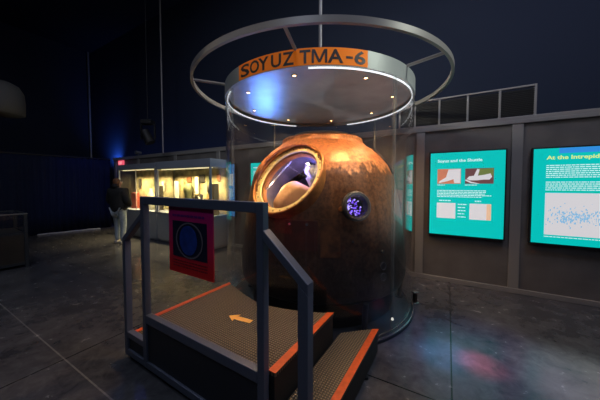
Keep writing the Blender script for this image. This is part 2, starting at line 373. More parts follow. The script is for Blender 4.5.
# ------------------------------------------------------------------ lightboxes on the partition
def lightbox(t0, t1, z0, z1, label, m=None):
    b = thing('lightbox', label, 'information panel', on_wall(t0, .0225, z0), WA, 'lit graphic panels on the partition')
    W, Hh = t1-t0, z1-z0
    boxes('housing', M_black, b, (-.02, W+.02, -.05, 0, -.02, Hh+.02), bevel=.003)
    boxes('graphic', m or M_teal, b, (0, W, -.056, -.0502, 0, Hh))
    return b, W, Hh
def text_block(parent, x0, x1, z_top, rows, pitch, h, m, y=-.0575, ragged=.12):
    bm = bmesh.new()                      # lines of small print, broken into word shapes
    for r in range(rows):
        z = z_top-r*pitch; x = x0; end = x1-random.random()*ragged*(x1-x0)*(3 if r == rows-1 else 1)
        while x < end:
            wl = random.uniform(.012, .05); e = min(x+wl, end)
            box(bm, x, e, y-.001, y, z-h, z); x = e+.007
    return obj('small_print', bm, m, parent)
def picture(parent, x0, x1, z0, z1, m, y=-.058):
    return boxes('photograph', m, parent, (x0, x1, y, -.0561, z0, z1))
# Soyuz and the Shuttle
b, W_, H_ = lightbox(-1.385, -.436, .775, 2.057, 'teal lit panel with two small photographs above two white tables, nearest the glass cylinder')
flat_text('title', 'Soyuz and the Shuttle', .062, M_text_lit, b, .10, 1.135, -.0575, width=.58, bold=.0015)
p1 = picture(b, .10, .415, .80, 1.03, M_orange_lit)
bm = bmesh.new(); yprism(bm, [(.12,.81),(.13,.84),(.22,.90),(.25,1.02),(.41,1.025),(.41,.81),(.33,.81),(.32,.87),(.24,.84)], -.0605, -.0582)
obj('space_shuttle_picture', bm, M_white_lit, p1)
p2 = picture(b, .47, .82, .80, 1.03, M_maroon_lit)
bm = bmesh.new(); yprism(bm, [(.65,.90),(.62,1.02),(.815,1.025),(.815,.92)], -.0590, -.0582); obj('foliage_picture', bm, M_olive_lit, p2)
bm = bmesh.new(); yprism(bm, [(.49,.87),(.52,.91),(.58,.92),(.62,1.02),(.65,1.01),(.63,.92),(.70,.93),(.78,.95),(.80,.90),(.77,.86),(.70,.86),(.62,.85),(.53,.85)], -.0608, -.0592)
yprism(bm, [(.47,.85),(.54,.81),(.62,.80),(.66,.80),(.55,.83),(.48,.865)], -.0608, -.0592)
obj('spacecraft_picture', bm, M_white_lit, p2)
text_block(b, .10, .25, .785, 1, .02, .010, M_text_lit); text_block(b, .47, .62, .785, 1, .02, .010, M_text_lit)
text_block(b, .10, .80, .70, 5, .024, .012, M_text_lit)
text_block(b, .13, .32, .545, 1, .02, .016, M_text_lit); text_block(b, .60, .70, .545, 1, .02, .016, M_text_lit)
picture(b, .10, .355, .26, .50, M_white_lit); t2 = picture(b, .535, .80, .26, .50, M_white_lit)
boxes('table_column', M_peach_lit, t2, (.745, .80, -.0595, -.0582, .262, .498))
for k in range(5): text_block(b, .385, .51, .49-k*.048, 1, .02, .014, M_text_lit)
# At the Intrepid Museum
b, W_, H_ = lightbox(-.135, 1.45, .772, 2.042, 'wide teal lit panel with yellow heading and one large pale photograph, at the right edge')
flat_text('title', 'At the Intrepid Museum', .07, M_yellow_lit, b, .13, 1.125, -.0575, width=.78, bold=.0018)
boxes('blue_header', M_bluelit, b, (.25, 1.55, -.0568, -.0561, 1.20, 1.269))
text_block(b, .13, .95, 1.05, 7, .026, .012, M_text_lit); text_block(b, .13, .95, .83, 5, .026, .012, M_text_lit)
p = picture(b, .13, 1.42, .12, .68, M_white_lit)
bm = bmesh.new()
for k in range(260):
    x = random.gauss(.42, .16); z = random.gauss(.36, .055)
    if not (.14 < x < 1.38 and .16 < z < .6): continue
    s_ = random.uniform(.004, .014); box(bm, x, x+s_, -.0592, -.0582, z, z+s_*random.uniform(1, 2.5))
for k in range(120):
    x = random.gauss(.95, .16); z = random.gauss(.38, .05)
    if not (.14 < x < 1.38 and .16 < z < .6): continue
    s_ = random.uniform(.004, .014); box(bm, x, x+s_, -.0592, -.0582, z, z+s_*random.uniform(1, 2.5))
tag(obj('crowd_in_photograph', bm, M_blue_dots, p), kind='stuff')
text_block(b, .13, 1.2, .10, 1, .02, .010, M_text_lit)
# the one half hidden behind the capsule, and the blue one behind the case end
b, W_, H_ = lightbox(-5.146, -4.2, .775, 2.057, 'teal lit panel mostly hidden behind the capsule, its left edge showing by the hatch')
text_block(b, .08, .85, 1.19, 1, .03, .03, M_text_lit); text_block(b, .08, .85, 1.10, 8, .03, .014, M_text_lit)
picture(b, .10, .85, .30, .70, M_white_lit)
b, W_, H_ = lightbox(-5.88, -5.68, .775, 2.057, 'narrow blue lit panel behind the glass beside the large display case', M_bluelit)
picture(b, .03, .17, .75, 1.05, M_white_lit); picture(b, .03, .17, .12, .38, M_teal); text_block(b, .03, .17, .68, 8, .03, .014, M_text_lit)

# exit sign and small spotlight at the partition's left end
ex = thing('exit_sign', 'small red lit exit sign high up beside the curtain', 'sign', on_wall(-11.33, .0005, 2.24), WA)
boxes('housing', M_exit, ex, (0, .33, -.05, 0, 0, .16), bevel=.004); flat_text('lettering', 'EXIT', .13, M_exitw, ex, .05, .03, -.052, width=.23)
sp = thing('clamp_light', 'small pale clamp light sitting on top of the partition', 'lamp', on_wall(-10.08, 0, 2.52), WA)
bm = bmesh.new(); cyl(bm, (0, 0, 0), (0, 0, .05), .02); obj('clamp', bm, M_grey, sp)
bm = bmesh.new(); cyl(bm, (0, .08, .09), (0, -.10, .09), .045, 16, .065); obj('lamp_head', bm, M_grey, sp, smooth=True)

# ------------------------------------------------------------------ display cases against the partition
def case(t0, t1, depth, label, z_base, z_top, z_all, panes):
    c = thing('display_case', label, 'display case', on_wall(t0, .03, 0), WA, 'glass cases along the partition')
    W = t1-t0; D = depth
    boxes('plinth', M_case, c, (0, W, -D, 0, .05, z_base-.04), (.03, W-.03, -D+.04, -.03, 0, .0495), bevel=.004)
    boxes('deck_board', M_case, c, (-.01, W+.01, -D-.01, 0, z_base-.0395, z_base), bevel=.004)
    boxes('back_panel', M_caseback, c, (.02, W-.02, -.03, -.005, z_base+.001, z_top))
    boxes('hood', M_case, c, (-.01, W+.01, -D-.01, 0, z_top+.001, z_all), bevel=.005)
    boxes('light_strip', M_casel, c, (.08, W-.08, -D+.10, -D+.14, z_top-.016, z_top))
    for x in (.0, W-.045): 
        boxes('corner_post', M_case, c, (x, x+.045, -D, -D+.045, z_base+.0005, z_top), bevel=.003)
    for k in range(1, panes): boxes('mullion', M_wht, c, (W*k/panes-.008, W*k/panes+.008, -D+.004, -D+.02, z_base+.0005, z_top))
    boxes('front_glass', M_glass, c, (.046, W-.046, -D+.024, -D+.032, z_base+.0005, z_top-.0005))
    boxes('end_glass', M_glass, c, (W-.03, W-.022, -D+.046, -.031, z_base+.0005, z_top-.0005))
    boxes('end_glass', M_glass, c, (.022, .03, -D+.046, -.031, z_base+.0005, z_top-.0005))
    l = bpy.data.lights.new('case_lamp', 'AREA'); l.shape = 'RECTANGLE'; l.size = W*.9; l.size_y = .12; l.energy = 30*W; l.spread = 1.9; l.color = (1, .80, .40)
    lo = bpy.data.objects.new('case_lamp', l); C.objects.link(lo); lo.parent = c; lo.location = (W/2, -D/2, z_top-.03)
    return c
def item_box(t, s, z, w_, d, h, m, name, label, cat):
    bm = bmesh.new(); box(bm, -w_/2, w_/2, -d/2, d/2, 0, h)
    return tag(obj(name, bm, m, None, .006, loc=on_wall(t, s, z), rotz=WA), label, cat)
def item_lathe(t, s, z, prof, m, name, label, cat):
    bm = bmesh.new(); lathe(bm, [(0.0001, prof[0][1])]+prof+[(0.0001, prof[-1][1])], 20)
    return tag(obj(name, bm, m, None, smooth=True, loc=on_wall(t, s, z), rotz=WA), label, cat)
case(-10.15, -8.13, .57, 'far glass display case with warm light behind the standing person', .80, 2.0, 2.16, 2)
case(-8.08, -5.92, .57, 'larger glass display case with warm yellow light, seen above the railing', .80, 1.97, 2.17, 1)
ZB = .8005
# exhibits, far case
item_box(-9.75, .30, ZB, .26, .12, .50, M_red, 'garment_box', 'red brown upright exhibit in the far display case', 'exhibit')
item_box(-9.35, .25, ZB, .22, .12, .40, M_brn, 'wooden_box', 'brown box exhibit right of the red one in the far display case', 'exhibit')
item_lathe(-8.88, .30, ZB, [(.10,0),(.11,.2),(.09,.45),(.045,.55),(.04,.64)], M_wht, 'flask', 'white bottle shaped exhibit in the far display case', 'exhibit')
item_box(-8.5, .25, ZB, .15, .12, .72, M_drk, 'instrument_case', 'tall dark instrument exhibit at the right end of the far display case', 'exhibit')
# exhibits, near case
item_box(-7.62, .30, ZB, .22, .16, .24, M_brn, 'small_chest', 'small brown chest at the left of the large display case', 'exhibit')
item_box(-7.86, .14, ZB+.35, .18, .03, .50, M_wht, 'document', 'tall white document mounted at the left of the large display case', 'document')
item_box(-7.62, .12, ZB+.55, .12, .03, .34, M_tan, 'picture_card', 'tan picture card mounted above the small brown chest', 'picture')
def suit(t, s, z):
    o = thing('glove_stand', 'white fabric glove and sleeve leaning in the large display case', 'exhibit', on_wall(t, s, z), WA)
    skin('sleeve', [(0,0,.02),(.06,0,.20),(.13,0,.38)], [(0,1),(1,2)], [.075,.07,.055], M_wht, o)
    for k in range(4): skin('finger', [(.12+.02*k,0,.38),(.11+.03*k,-.01,.46),(.13+.035*k,-.03,.52)], [(0,1),(1,2)], [.016,.014,.011], M_wht, o, 1)
    skin('thumb', [(.10,0,.36),(.05,-.02,.42),(.05,-.03,.46)], [(0,1),(1,2)], [.018,.016,.012], M_wht, o, 1)
suit(-6.72, .32, ZB)
item_lathe(-6.42, .16, ZB+.52, [(.07,0),(.09,.06),(.09,.18),(.06,.24)], M_drk, 'camera_lens', 'dark rounded device high in the large display case', 'exhibit')
boxm = item_box(-6.42, .16, ZB, .20, .14, .519, M_tan, 'pedestal', 'tan pedestal under the dark rounded device in the large display case', 'pedestal')
item_lathe(-7.30, .18, ZB, [(.09,0),(.09,.5),(.12,.55),(.13,.66),(.09,.75)], M_grn, 'headset_stand', 'olive helmet shaped exhibit on a column left of centre in the large case', 'exhibit')
item_box(-7.02, .12, ZB+.50, .13, .03, .46, M_wht, 'portrait_card', 'white portrait card mounted in the middle of the large display case', 'picture')
item_box(-7.02, .26, ZB, .16, .14, .32, M_drk, 'control_box', 'dark control box below the portrait card in the large case', 'exhibit')
item_box(-6.14, .30, ZB, .16, .16, .78, M_tan, 'manual_stack', 'tall orange tan exhibit at the right end of the large display case', 'exhibit')

for t, z, w_, h_, m, lab in ((-9.9,1.45,.16,.30,M_drk,'dark framed picture high at the left of the far display case'),(-9.0,1.50,.30,.22,M_grn,'olive picture mounted high in the far display case'),
        (-8.62,1.35,.12,.3,M_wht,'slim white card at the right of the far display case'),(-7.40,1.62,.20,.16,M_brn,'brown card mounted near the top of the large display case'),
        (-6.86,1.62,.22,.20,M_drk,'dark card mounted near the top middle of the large display case'),(-7.09,1.03,.12,.24,M_drk,'dark card behind the olive exhibit of the large display case'),
        (-6.62,1.38,.10,.40,M_grn,'slim olive card right of the middle in the large display case'),(-6.22,1.65,.14,.18,M_brn,'small brown card high at the right of the large display case')):
    item_box(t, .075, z, w_, .02, h_, m, 'mounted_card', lab, 'picture')

# ------------------------------------------------------------------ curtain on a rail, left
c0, c1 = Vector((-6.93, 9.30, 0)), Vector((-9.35, 5.95, 0))
cd = (c1-c0); clen = cd.length; ca = math.atan2(cd.y, cd.x)
cu = thing('curtain', 'long dark navy pleated curtain hanging at the left side of the hall', 'curtain', c0, ca)
bm = bmesh.new(); n = 420; rows = [.02, .6, 1.3, 2.0, 2.44]; g = []
for z in rows:
    line = []
    for i in range(n+1):
        x = clen*i/n; a = .032*(.7+.3*math.sin(x*1.7)); line.append(bm.verts.new((x+.01*math.sin(z*2+i*.3), a*math.sin(x*2*PI/.17+.6*math.sin(x*2.2)+.15*z), z)))
    g.append(line)
for r in range(len(rows)-1):
    for i in range(n): bm.faces.new((g[r][i], g[r][i+1], g[r+1][i+1], g[r+1][i]))
pl = obj('drape', bm, M_curtain, cu, smooth='all'); sl = pl.modifiers.new('thick', 'SOLIDIFY'); sl.thickness = .006
bm = bmesh.new(); cyl(bm, (-.05, 0, 2.465), (clen+.05, 0, 2.465), .02); obj('rail', bm, M_black, cu)
for x in (-.02, clen/2, clen): 
    bm = bmesh.new(); cyl(bm, (x, -.075, 0), (x, -.075, 2.49), .018); obj('stand', bm, M_black, cu)
# pale cable along the hem
pts = [Vector((x+.12, y-.09, .0225)) for x, y in ((-7.05,8.88),(-7.35,8.72),(-7.42,8.55),(-7.62,8.40),(-7.72,8.18),(-7.95,8.02),(-8.10,7.78))]
bm = bmesh.new()
for p, q in zip(pts[:-1], pts[1:]): cyl(bm, p, q, .022, 10)
co = obj('cable', bm, M_cable, smooth=True)
tag(co, 'pale cable lying on the floor along the foot of the navy curtain', 'cable')

# hanging rods, grey speaker cover, dark stage light
def rod(x, y, z0, z1, r, label):
    bm = bmesh.new(); cyl(bm, (0, 0, 0), (0, 0, z1-z0), r, 12)
    return tag(obj('hanging_rod', bm, M_steelrod, None, smooth=True, loc=(x, y, z0)), label, 'rod')
rod(-4.48, 8.38, 0, H, .024, 'thin grey vertical rod rising behind the near display case')
p = on_wall(-13.2, -2.2); k = 254.71
rod(on_wall(-16.45, -1.1).x, on_wall(-16.45, -1.1).y, 0, 8.0, .045, 'thin grey vertical rod rising above the end of the curtain')
g_ = thing('speaker_cover', 'rounded pale grey hanging cover at the upper left edge', 'hanging cover', (-8.12, 7.0, 3.45))
bm = bmesh.new(); prof = [(.0001,0),(.40,.0),(.46,.03),(.47,.35),(.45,.62),(.36,.80),(.20,.89),(.0001,.91)]; lathe(bm, prof, 48); obj('cover', bm, M_grey, g_, smooth='all')
bm = bmesh.new(); cyl(bm, (0, 0, .9), (0, 0, H-3.45), .008, 8); obj('cable', bm, M_black, g_)
sl_ = thing('stage_light', 'black moving head stage light hanging above the display cases', 'stage light', (-4.14, 7.0, 2.64))
bm = bmesh.new(); cyl(bm, (.06, 0, .05), (-.10, 0, .38), .13, 20, .10); obj('lamp_head', bm, M_black, sl_, smooth=True)
boxes('yoke', M_black, sl_, (-.20, -.17, -.03, .03, .15, .52), (.17, .20, -.03, .03, .15, .52), (-.2, .2, -.03, .03, .52, .55), bevel=.004)
boxes('base', M_black, sl_, (-.14, .14, -.12, .12, .551, .66), bevel=.01)
bm = bmesh.new(); cyl(bm, (0, 0, .66), (0, 0, H-2.64), .007, 10); obj('drop_pole', bm, M_black, sl_)

# ------------------------------------------------------------------ low vitrine at the left edge
vt = thing('table_vitrine', 'low dark glass topped vitrine cut by the left edge of the photo', 'display case', (-5.16, 4.80, 0), math.atan2(-.83, -.55))
# local x runs from the far corner toward the camera side
VL, VW, VH = 2.6, .95, 1.02
def vb(name, m, *bs, **k): return boxes(name, m, vt, *bs, **k)
for x in (0, VL-.05):
    for y in (-.05, -VW): vb('leg', M_kick, (x, x+.05, y, y+.05, 0, VH-.03), bevel=.003)
vb('base_board', M_kick, (.051, VL-.051, -VW+.01, -.01, .05, .10))
vb('end_panel', M_brn2, (.012, .03, -VW+.051, -.051, .101, .619)); vb('side_panel', M_brn2, (.051, VL-.051, -.03, -.012, .101, .619))
vb('middle_shelf', M_kick, (.051, VL-.051, -VW+.01, -.01, .62, .66))
vb('top_frame', M_kick, (0, VL, -VW, -VW+.04, VH-.0295, VH), (0, VL, -.04, 0, VH-.0295, VH), (0, .04, -VW+.0405, -.0405, VH-.0295, VH), (VL-.04, VL, -VW+.0405, -.0405, VH-.0295, VH))
vb('edge_trim', M_frame, (-.004, -.0005, -VW, 0, VH-.012, VH), (0, VL, .0005, .004, VH-.012, VH))
vb('top_glass', M_glass, (.041, VL-.041, -VW+.041, -.041, VH-.018, VH-.006))
vb('side_glass', M_glass, (.051, VL-.051, -.02, -.012, .661, VH-.031)); vb('side_glass', M_glass, (.02, .028, -VW+.051, -.051, .661, VH-.031))
bm = bmesh.new(); lathe(bm, [(.0001,0),(.16,0),(.18,.08),(.12,.2),(.0001,.23)], 24)
tag(obj('rock_sample', bm, M_drk, None, smooth=True, loc=(-5.60, 4.45, .6605)), 'dark rounded exhibit inside the low vitrine at the left', 'exhibit')

# ------------------------------------------------------------------ glass enclosure with base
en = thing('glass_enclosure', 'tall clear cylindrical glass enclosure standing round the space capsule', 'glass enclosure', (CX, CY, 0))
bm = bmesh.new(); lathe(bm, [(.0001,.0),(1.262,.0),(1.262,.028),(1.252,.034),(.0001,.034)], 128); obj('base_disc', bm, M_kick, en, smooth=True)
for r0, r1, z0, z1 in ((1.2505, 1.262, .0345, .046), (1.205, 1.216, .0345, .05)):
    bm = bmesh.new(); lathe(bm, [(r0,z0),(r1,z0),(r1,z1),(r0,z1)], 128, closed=True); obj('base_trim', bm, M_chrome, en, smooth=True)
seams = [35, 125, 215, 305]
for k, a in enumerate(seams):
    a0, a1 = math.radians(a+.55), math.radians(a+89.45)
    bm = bmesh.new(); lathe(bm, [(GR-.012,.0345),(GR,.0345),(GR,2.64),(GR-.012,2.64)], 40, a0, a1, True); obj('glass_pane', bm, M_glass, en, smooth=True)
    a0, a1 = math.radians(a-.5), math.radians(a+.5)
    bm = bmesh.new(); lathe(bm, [(GR-.02,.0345),(GR+.006,.0345),(GR+.006,2.64),(GR-.02,2.64)], 2, a0, a1, True); obj('joint_strip', bm, M_seam, en)
# small lamp puck inside and bracket outside
bm = bmesh.new(); cyl(bm, (0, 0, 0), (0, 0, .02), .013, 16); 
tag(obj('floor_uplight', bm, mat('puck_lens', (1, 1, 1), .5, emit=(1, .9, .8), estr=1.2), None, loc=(CX+.80, CY-.76, .0345)), 'tiny white lit puck on the base inside the glass', 'lamp')
fb = thing('floor_bracket', 'small metal bracket on the floor against the outside of the glass', 'bracket', (1.50, 3.27, 0), .3)
boxes('foot', M_chrome, fb, (-.04, .04, -.035, .035, 0, .03), bevel=.004); boxes('stem', M_bolt, fb, (-.02, .02, -.02, .02, .0305, .15), bevel=.003)
boxes('head', M_chrome, fb, (-.035, .035, -.03, .03, .1505, .17), bevel=.004)

# ------------------------------------------------------------------ canopy with ring, sign, lamps
cn = thing('canopy', 'round metal canopy with orange lettered sign and wide outer ring above the glass', 'canopy', (CX, CY, 2.641))
Z = lambda z: z-2.641
bm = bmesh.new(); lathe(bm, [(GR-.03,Z(2.645)),(GR+.004,Z(2.645)),(GR+.004,Z(2.805)),(GR-.03,Z(2.805))], 160, closed=True); obj('band', bm, M_band, cn, smooth=True)
bm = bmesh.new(); lathe(bm, [(.0001,Z(2.685)),(GR-.031,Z(2.685)),(GR-.031,Z(2.80)),(.0001,Z(2.80))], 128); obj('soffit', bm, M_under, cn, smooth=True)
for a0, a1 in ((-8, 150), (-165, -60)):
    bm = bmesh.new(); lathe(bm, [(GR-.034,Z(2.632)),(GR-.022,Z(2.632)),(GR-.022,Z(2.6445)),(GR-.034,Z(2.6445))], 64, math.radians(a0), math.radians(a1), True); obj('led_strip', bm, M_led, cn, smooth=True)
bm = bmesh.new(); lathe(bm, [(1.595,Z(2.785)),(1.625,Z(2.785)),(1.625,Z(2.84)),(1.595,Z(2.84))], 192, closed=True); obj('outer_ring', bm, M_ringm, cn, smooth=True)
for a in (-72, -13.5, 45, 106, 166, 226):
    a = math.radians(a); d = Vector((math.sin(a), -math.cos(a), 0)); bm = bmesh.new()
    cyl(bm, d*(GR+.004)+Vector((0,0,Z(2.803))), d*1.596+Vector((0,0,Z(2.813))), .016, 10); obj('spoke', bm, M_ringm, cn, smooth=True)
bm = bmesh.new(); a = math.radians(-2.5); cyl(bm, (1.05*math.sin(a), -1.05*math.cos(a), Z(2.80)), (1.05*math.sin(a), -1.05*math.cos(a), Z(H)), .016, 12); obj('suspension_rod', bm, M_steelrod, cn, smooth=True)
for k in range(8):
    a = math.radians(27+45*k); x, y = .98*math.sin(a), -.98*math.cos(a)
    bm = bmesh.new(); lathe(bm, [(.018,Z(2.676)),(.030,Z(2.676)),(.030,Z(2.6845)),(.018,Z(2.6845))], 20, closed=True, M=Matrix.Translation((x, y, 0))); dl = obj('downlight', bm, M_chrome, cn, smooth=True)
    bm = bmesh.new(); cyl(bm, (x, y, Z(2.6775)), (x, y, Z(2.6845)), .0175, 16); obj('lens', bm, M_lamp, dl)
    l = light('downlight_beam', 'SPOT', (CX+x, CY+y, 2.672), (CX+x*1.2, CY+y*1.2, 0), 66, (1, .62, .30), spot_size=2.0, spot_blend=.7, shadow_soft_size=.02)
# sign wrapped on the band
A0, A1 = math.radians(-45.5), math.radians(18)
bm = bmesh.new(); lathe(bm, [(GR+.0045,Z(2.650)),(GR+.007,Z(2.650)),(GR+.007,Z(2.803)),(GR+.0045,Z(2.803))], 48, A0, A1, True); sg = obj('sign', bm, M_sign, cn, smooth=True)
def az_of(px):                # azimuth on the band whose point is seen at a given bearing
    lo, hi = math.radians(-62), math.radians(62); k_ = (px-300)/254.71
    for _ in range(40):
        m_ = (lo+hi)/2
        if (CX+GR*math.sin(m_))/(CY-GR*math.cos(m_)) < k_: lo = m_
        else: hi = m_
    return lo
M_PTS = [(0,0),(.14,0),(.14,.74),(.43,.05),(.57,.05),(.86,.74),(.86,0),(1,0),(1,1),(.80,1),(.5,.27),(.20,1),(0,1)]
def glyph(ch, p0, p1, z0=2.664, hgt=.122):
    b_ = bmesh.new()
    if ch == 'M': b_.faces.new([b_.verts.new((x, y, .0008)) for x, y in M_PTS])
    elif ch == '-': b_.faces.new([b_.verts.new((x, y, .0008)) for x, y in ((0,0),(1,0),(1,1),(0,1))]); z0, hgt = z0+hgt*.36, hgt*.17
    else: b_.from_mesh(text_mesh(ch, .17, .0008, .0035))
    for f_ in b_.faces: f_.normal_update()
    bmesh.ops.triangulate(b_, faces=b_.faces[:])
    xs = [v.co.x for v in b_.verts]; ys = [v.co.y for v in b_.verts]; x0, x1, y0, y1 = min(xs), max(xs), min(ys), max(ys)
    a_start, a_end = az_of(p0), az_of(p1)
    for v in b_.verts:
        a = a_start+(a_end-a_start)*(v.co.x-x0)/(x1-x0); r = GR+.0085+v.co.z
        v.co = Vector((r*math.sin(a), -r*math.cos(a), Z(z0)+(v.co.y-y0)/(y1-y0)*hgt))
    return obj('letter', b_, M_ink, sg, recalc=False)
for ch, p0, p1 in (('S',242.6,250.9),('O',251.4,260.4),('Y',259.6,269.6),('U',272,281.8),('Z',283.2,294.2),('T',299.8,310.3),('M',311.6,326.6),('A',327,342.2),('-',345,351.6),('6',353,363.8)): glyph(ch, p0, p1)

# ------------------------------------------------------------------ the capsule
HX, HY = CX+.065, CY+.03
cp = thing('space_capsule', 'bell shaped scorched bronze descent capsule standing inside the glass cylinder', 'space capsule', (HX, HY, .034))
prof = [(.0001,.245),(.55,.255),(.93,.285),(1.03,.31),(1.08,.35),(1.105,.42),(1.112,.50),(1.105,.70),(1.088,.90),(1.062,1.10),(1.03,1.32),(.99,1.52),(.95,1.68),(.89,1.81),(.80,1.92),(.70,2.01),(.60,2.08),(.56,2.12),(.55,2.17),(.52,2.19),(.0001,2.20)]
def refine(pr, step=.02):
    out = []
    for (r0, z0), (r1, z1) in zip(pr[:-1], pr[1:]):
        m_ = max(1, int(math.hypot(r1-r0, z1-z0)/step))
        for i in range(m_): out.append((r0+(r1-r0)*i/m_, z0+(z1-z0)*i/m_))
    return out+[pr[-1]]
HATCH_C = Vector((-.165-HX, 2.88-HY, 1.660-.034)); HN = Vector((-.53, -.655, .54)).normalized(); HR = .480
PORT_C = Vector((.5775-HX, 2.585-HY, 1.345-.034)); PN = Vector((PORT_C.x, PORT_C.y, .22)).normalized(); PR = .118
bm = bmesh.new(); lathe(bm, refine([(r, z-.034) for r, z in prof]), 220)
kill = []
for f in bm.faces:
    c_ = f.calc_center_median(); d = c_-HATCH_C; h_ = d.dot(HN); r_ = (d-HN*h_).length
    d2 = c_-PORT_C; h2 = d2.dot(PN); r2 = (d2-PN*h2).length
    if (r_ < HR-.035 and -.9 < h_) and d.dot(HN) > -.45 or (r2 < PR-.008 and h2 > -.3): kill.append(f)
bmesh.ops.delete(bm, geom=kill, context='FACES')
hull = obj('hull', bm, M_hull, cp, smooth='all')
so = hull.modifiers.new('wall', 'SOLIDIFY'); so.thickness = .02; so.offset = -1
def frame(c_, n_):
    q = n_.to_track_quat('Z', 'Y'); return Matrix.Translation(c_) @ q.to_matrix().to_4x4()
HM, PM = frame(HATCH_C, HN), frame(PORT_C, PN)
bm = bmesh.new(); lathe(bm, [(HR-.024,-.42),(HR,-.42),(HR,-.008),(HR-.008,.0),(HR-.018,.0),(HR-.024,-.006)], 96, closed=True, M=HM); obj('hatch_collar', bm, M_bronze, cp, smooth=True)
bm = bmesh.new(); lathe(bm, [(HR-.092,-.060),(HR-.0245,-.060),(HR-.0245,-.038),(HR-.086,-.038),(HR-.092,-.045)], 96, closed=True, M=HM); fg = obj('hatch_flange', bm, M_gold, cp, smooth=True)
bm = bmesh.new()
for k in range(28):
    a = 2*PI*k/28; r_ = HR-.055; cyl(bm, HM @ Vector((r_*math.cos(a), r_*math.sin(a), -.0378)), HM @ Vector((r_*math.cos(a), r_*math.sin(a), -.032)), .007, 8)
tag(obj('bolt_circle', bm, M_bolt, fg), kind='stuff')
bm = bmesh.new(); lathe(bm, [(HR-.11,-.135),(HR-.0925,-.135),(HR-.0925,-.075),(HR-.105,-.075)], 96, closed=True, M=HM); obj('inner_rim', bm, M_bronze, cp, smooth=True)
bm = bmesh.new(); lathe(bm, [(HR-.105,-.40),(HR-.098,-.40),(HR-.098,-.1355),(HR-.105,-.1355)], 96, closed=True, M=HM); obj('hatch_throat', bm, M_inner, cp, smooth=True)
bm = bmesh.new(); lathe(bm, [(.0001,-.10),(HR-.111,-.10),(HR-.111,-.094),(.0001,-.094)], 64, M=HM); obj('hatch_window', bm, M_glassc, cp, smooth=True)
# what the hatch shows: couch, crumpled pale fabric, lining
def blob(name, m, c_, sc, rot=(0, 0, 0), amp=.06, fr=5, seed=0, seg=48):
    from mathutils import noise as nz, Euler
    bm = bmesh.new(); bmesh.ops.create_icosphere(bm, subdivisions=4, radius=1)
    R_ = Euler(rot).to_matrix()
    for v in bm.verts:
        d = v.co.copy(); k_ = 1+amp*nz.noise(d*fr+Vector((seed, 0, 0)))
        # squarer cushion-like section
        d = Vector([math.copysign(abs(x)**.75, x) for x in d])*k_
        v.co = c_ + R_ @ Vector((d.x*sc[0], d.y*sc[1], d.z*sc[2]))
    return obj(name, bm, m, cp, smooth='all')
X1 = HM.to_3x3() @ Vector((1, 0, 0)); 
# image-plane axes in the hatch plane: right-ish and up-ish
hr = Vector((1, 0, 0)); hr = (hr-HN*hr.dot(HN)).normalized(); hu = HN.cross(hr)
if hu.z < 0: hu = -hu
blob('couch', M_couch, HATCH_C - HN*.33 - hr*.08 - hu*.16, (.24, .17, .25), (.2, .5, .5), .10, 2.2, 3)
blob('suit_fabric', M_silk, HATCH_C - HN*.36 + hr*.24 + hu*.02, (.12, .12, .22), (.1, -.2, .3), .55, 3.5, 8)
blob('suit_fabric', M_silk, HATCH_C - HN*.36 + hr*.20 + hu*.24, (.14, .10, .07), (.2, .3, .1), .5, 4, 5)
bm = bmesh.new(); lathe(bm, [(.0001,0),(.60,0),(.60,.02),(.0001,.02)], 40, M=frame(HATCH_C-HN*.72, HN)); obj('cabin_lining', bm, M_inner, cp)
bm = bmesh.new(); q = HATCH_C-HN*.34+hu*.2
cyl(bm, HATCH_C-HN*.10+hu*.02-hr*.36, HATCH_C-HN*.14+hu*.36-hr*.02, .010, 8); obj('cabin_handrail', bm, M_chrome, cp)
light('cabin_lamp', 'POINT', Vector((HX, HY, .034)) + HATCH_C - HN*.18 + hr*.14 + hu*.16, None, 7, (.22, .20, 1), shadow_soft_size=.03)
light('cabin_lamp', 'POINT', Vector((HX, HY, .034)) + HATCH_C - HN*.14 - hr*.20 + hu*.02, None, 3.0, (1, .72, .45), shadow_soft_size=.03)
# porthole
bm = bmesh.new(); lathe(bm, [(PR-.006,-.10),(PR+.032,-.10),(PR+.036,.012),(PR+.020,.026),(PR-.002,.018),(PR-.01,-.02)], 64, closed=True, M=PM); obj('porthole_rim', bm, M_drk, cp, smooth=True)
bm = bmesh.new(); lathe(bm, [(.0001,-.006),(PR-.009,-.006),(PR-.009,0),(.0001,0)], 48, M=PM); obj('porthole_glass', bm, M_glass, cp, smooth=True)
bm = bmesh.new(); lathe(bm, [(.0001,-.10),(PR-.0065,-.10),(PR-.0065,-.09),(.0001,-.09)], 48, M=PM); ip = obj('glow_backing', bm, M_black, cp)
for m_, n_, nm in ((M_purple, 60, 'violet_glow'), (M_purplew, 26, 'pale_glow')):  # made-up glowing bits standing in for the violet-lit cabin interior
    bm = bmesh.new()
    for k in range(n_):
        a = random.random()*2*PI; r_ = (PR-.025)*math.sqrt(random.random()); s_ = random.uniform(.003, .012)
        x, y = r_*math.cos(a), r_*math.sin(a)
        p0 = PM @ Vector((x, y, -.0895)); p1 = PM @ Vector((x, y, -.080-random.random()*.006)); cyl(bm, p0, p1, s_, random.choice((4, 6, 8)))
    obj(nm, bm, m_, ip)
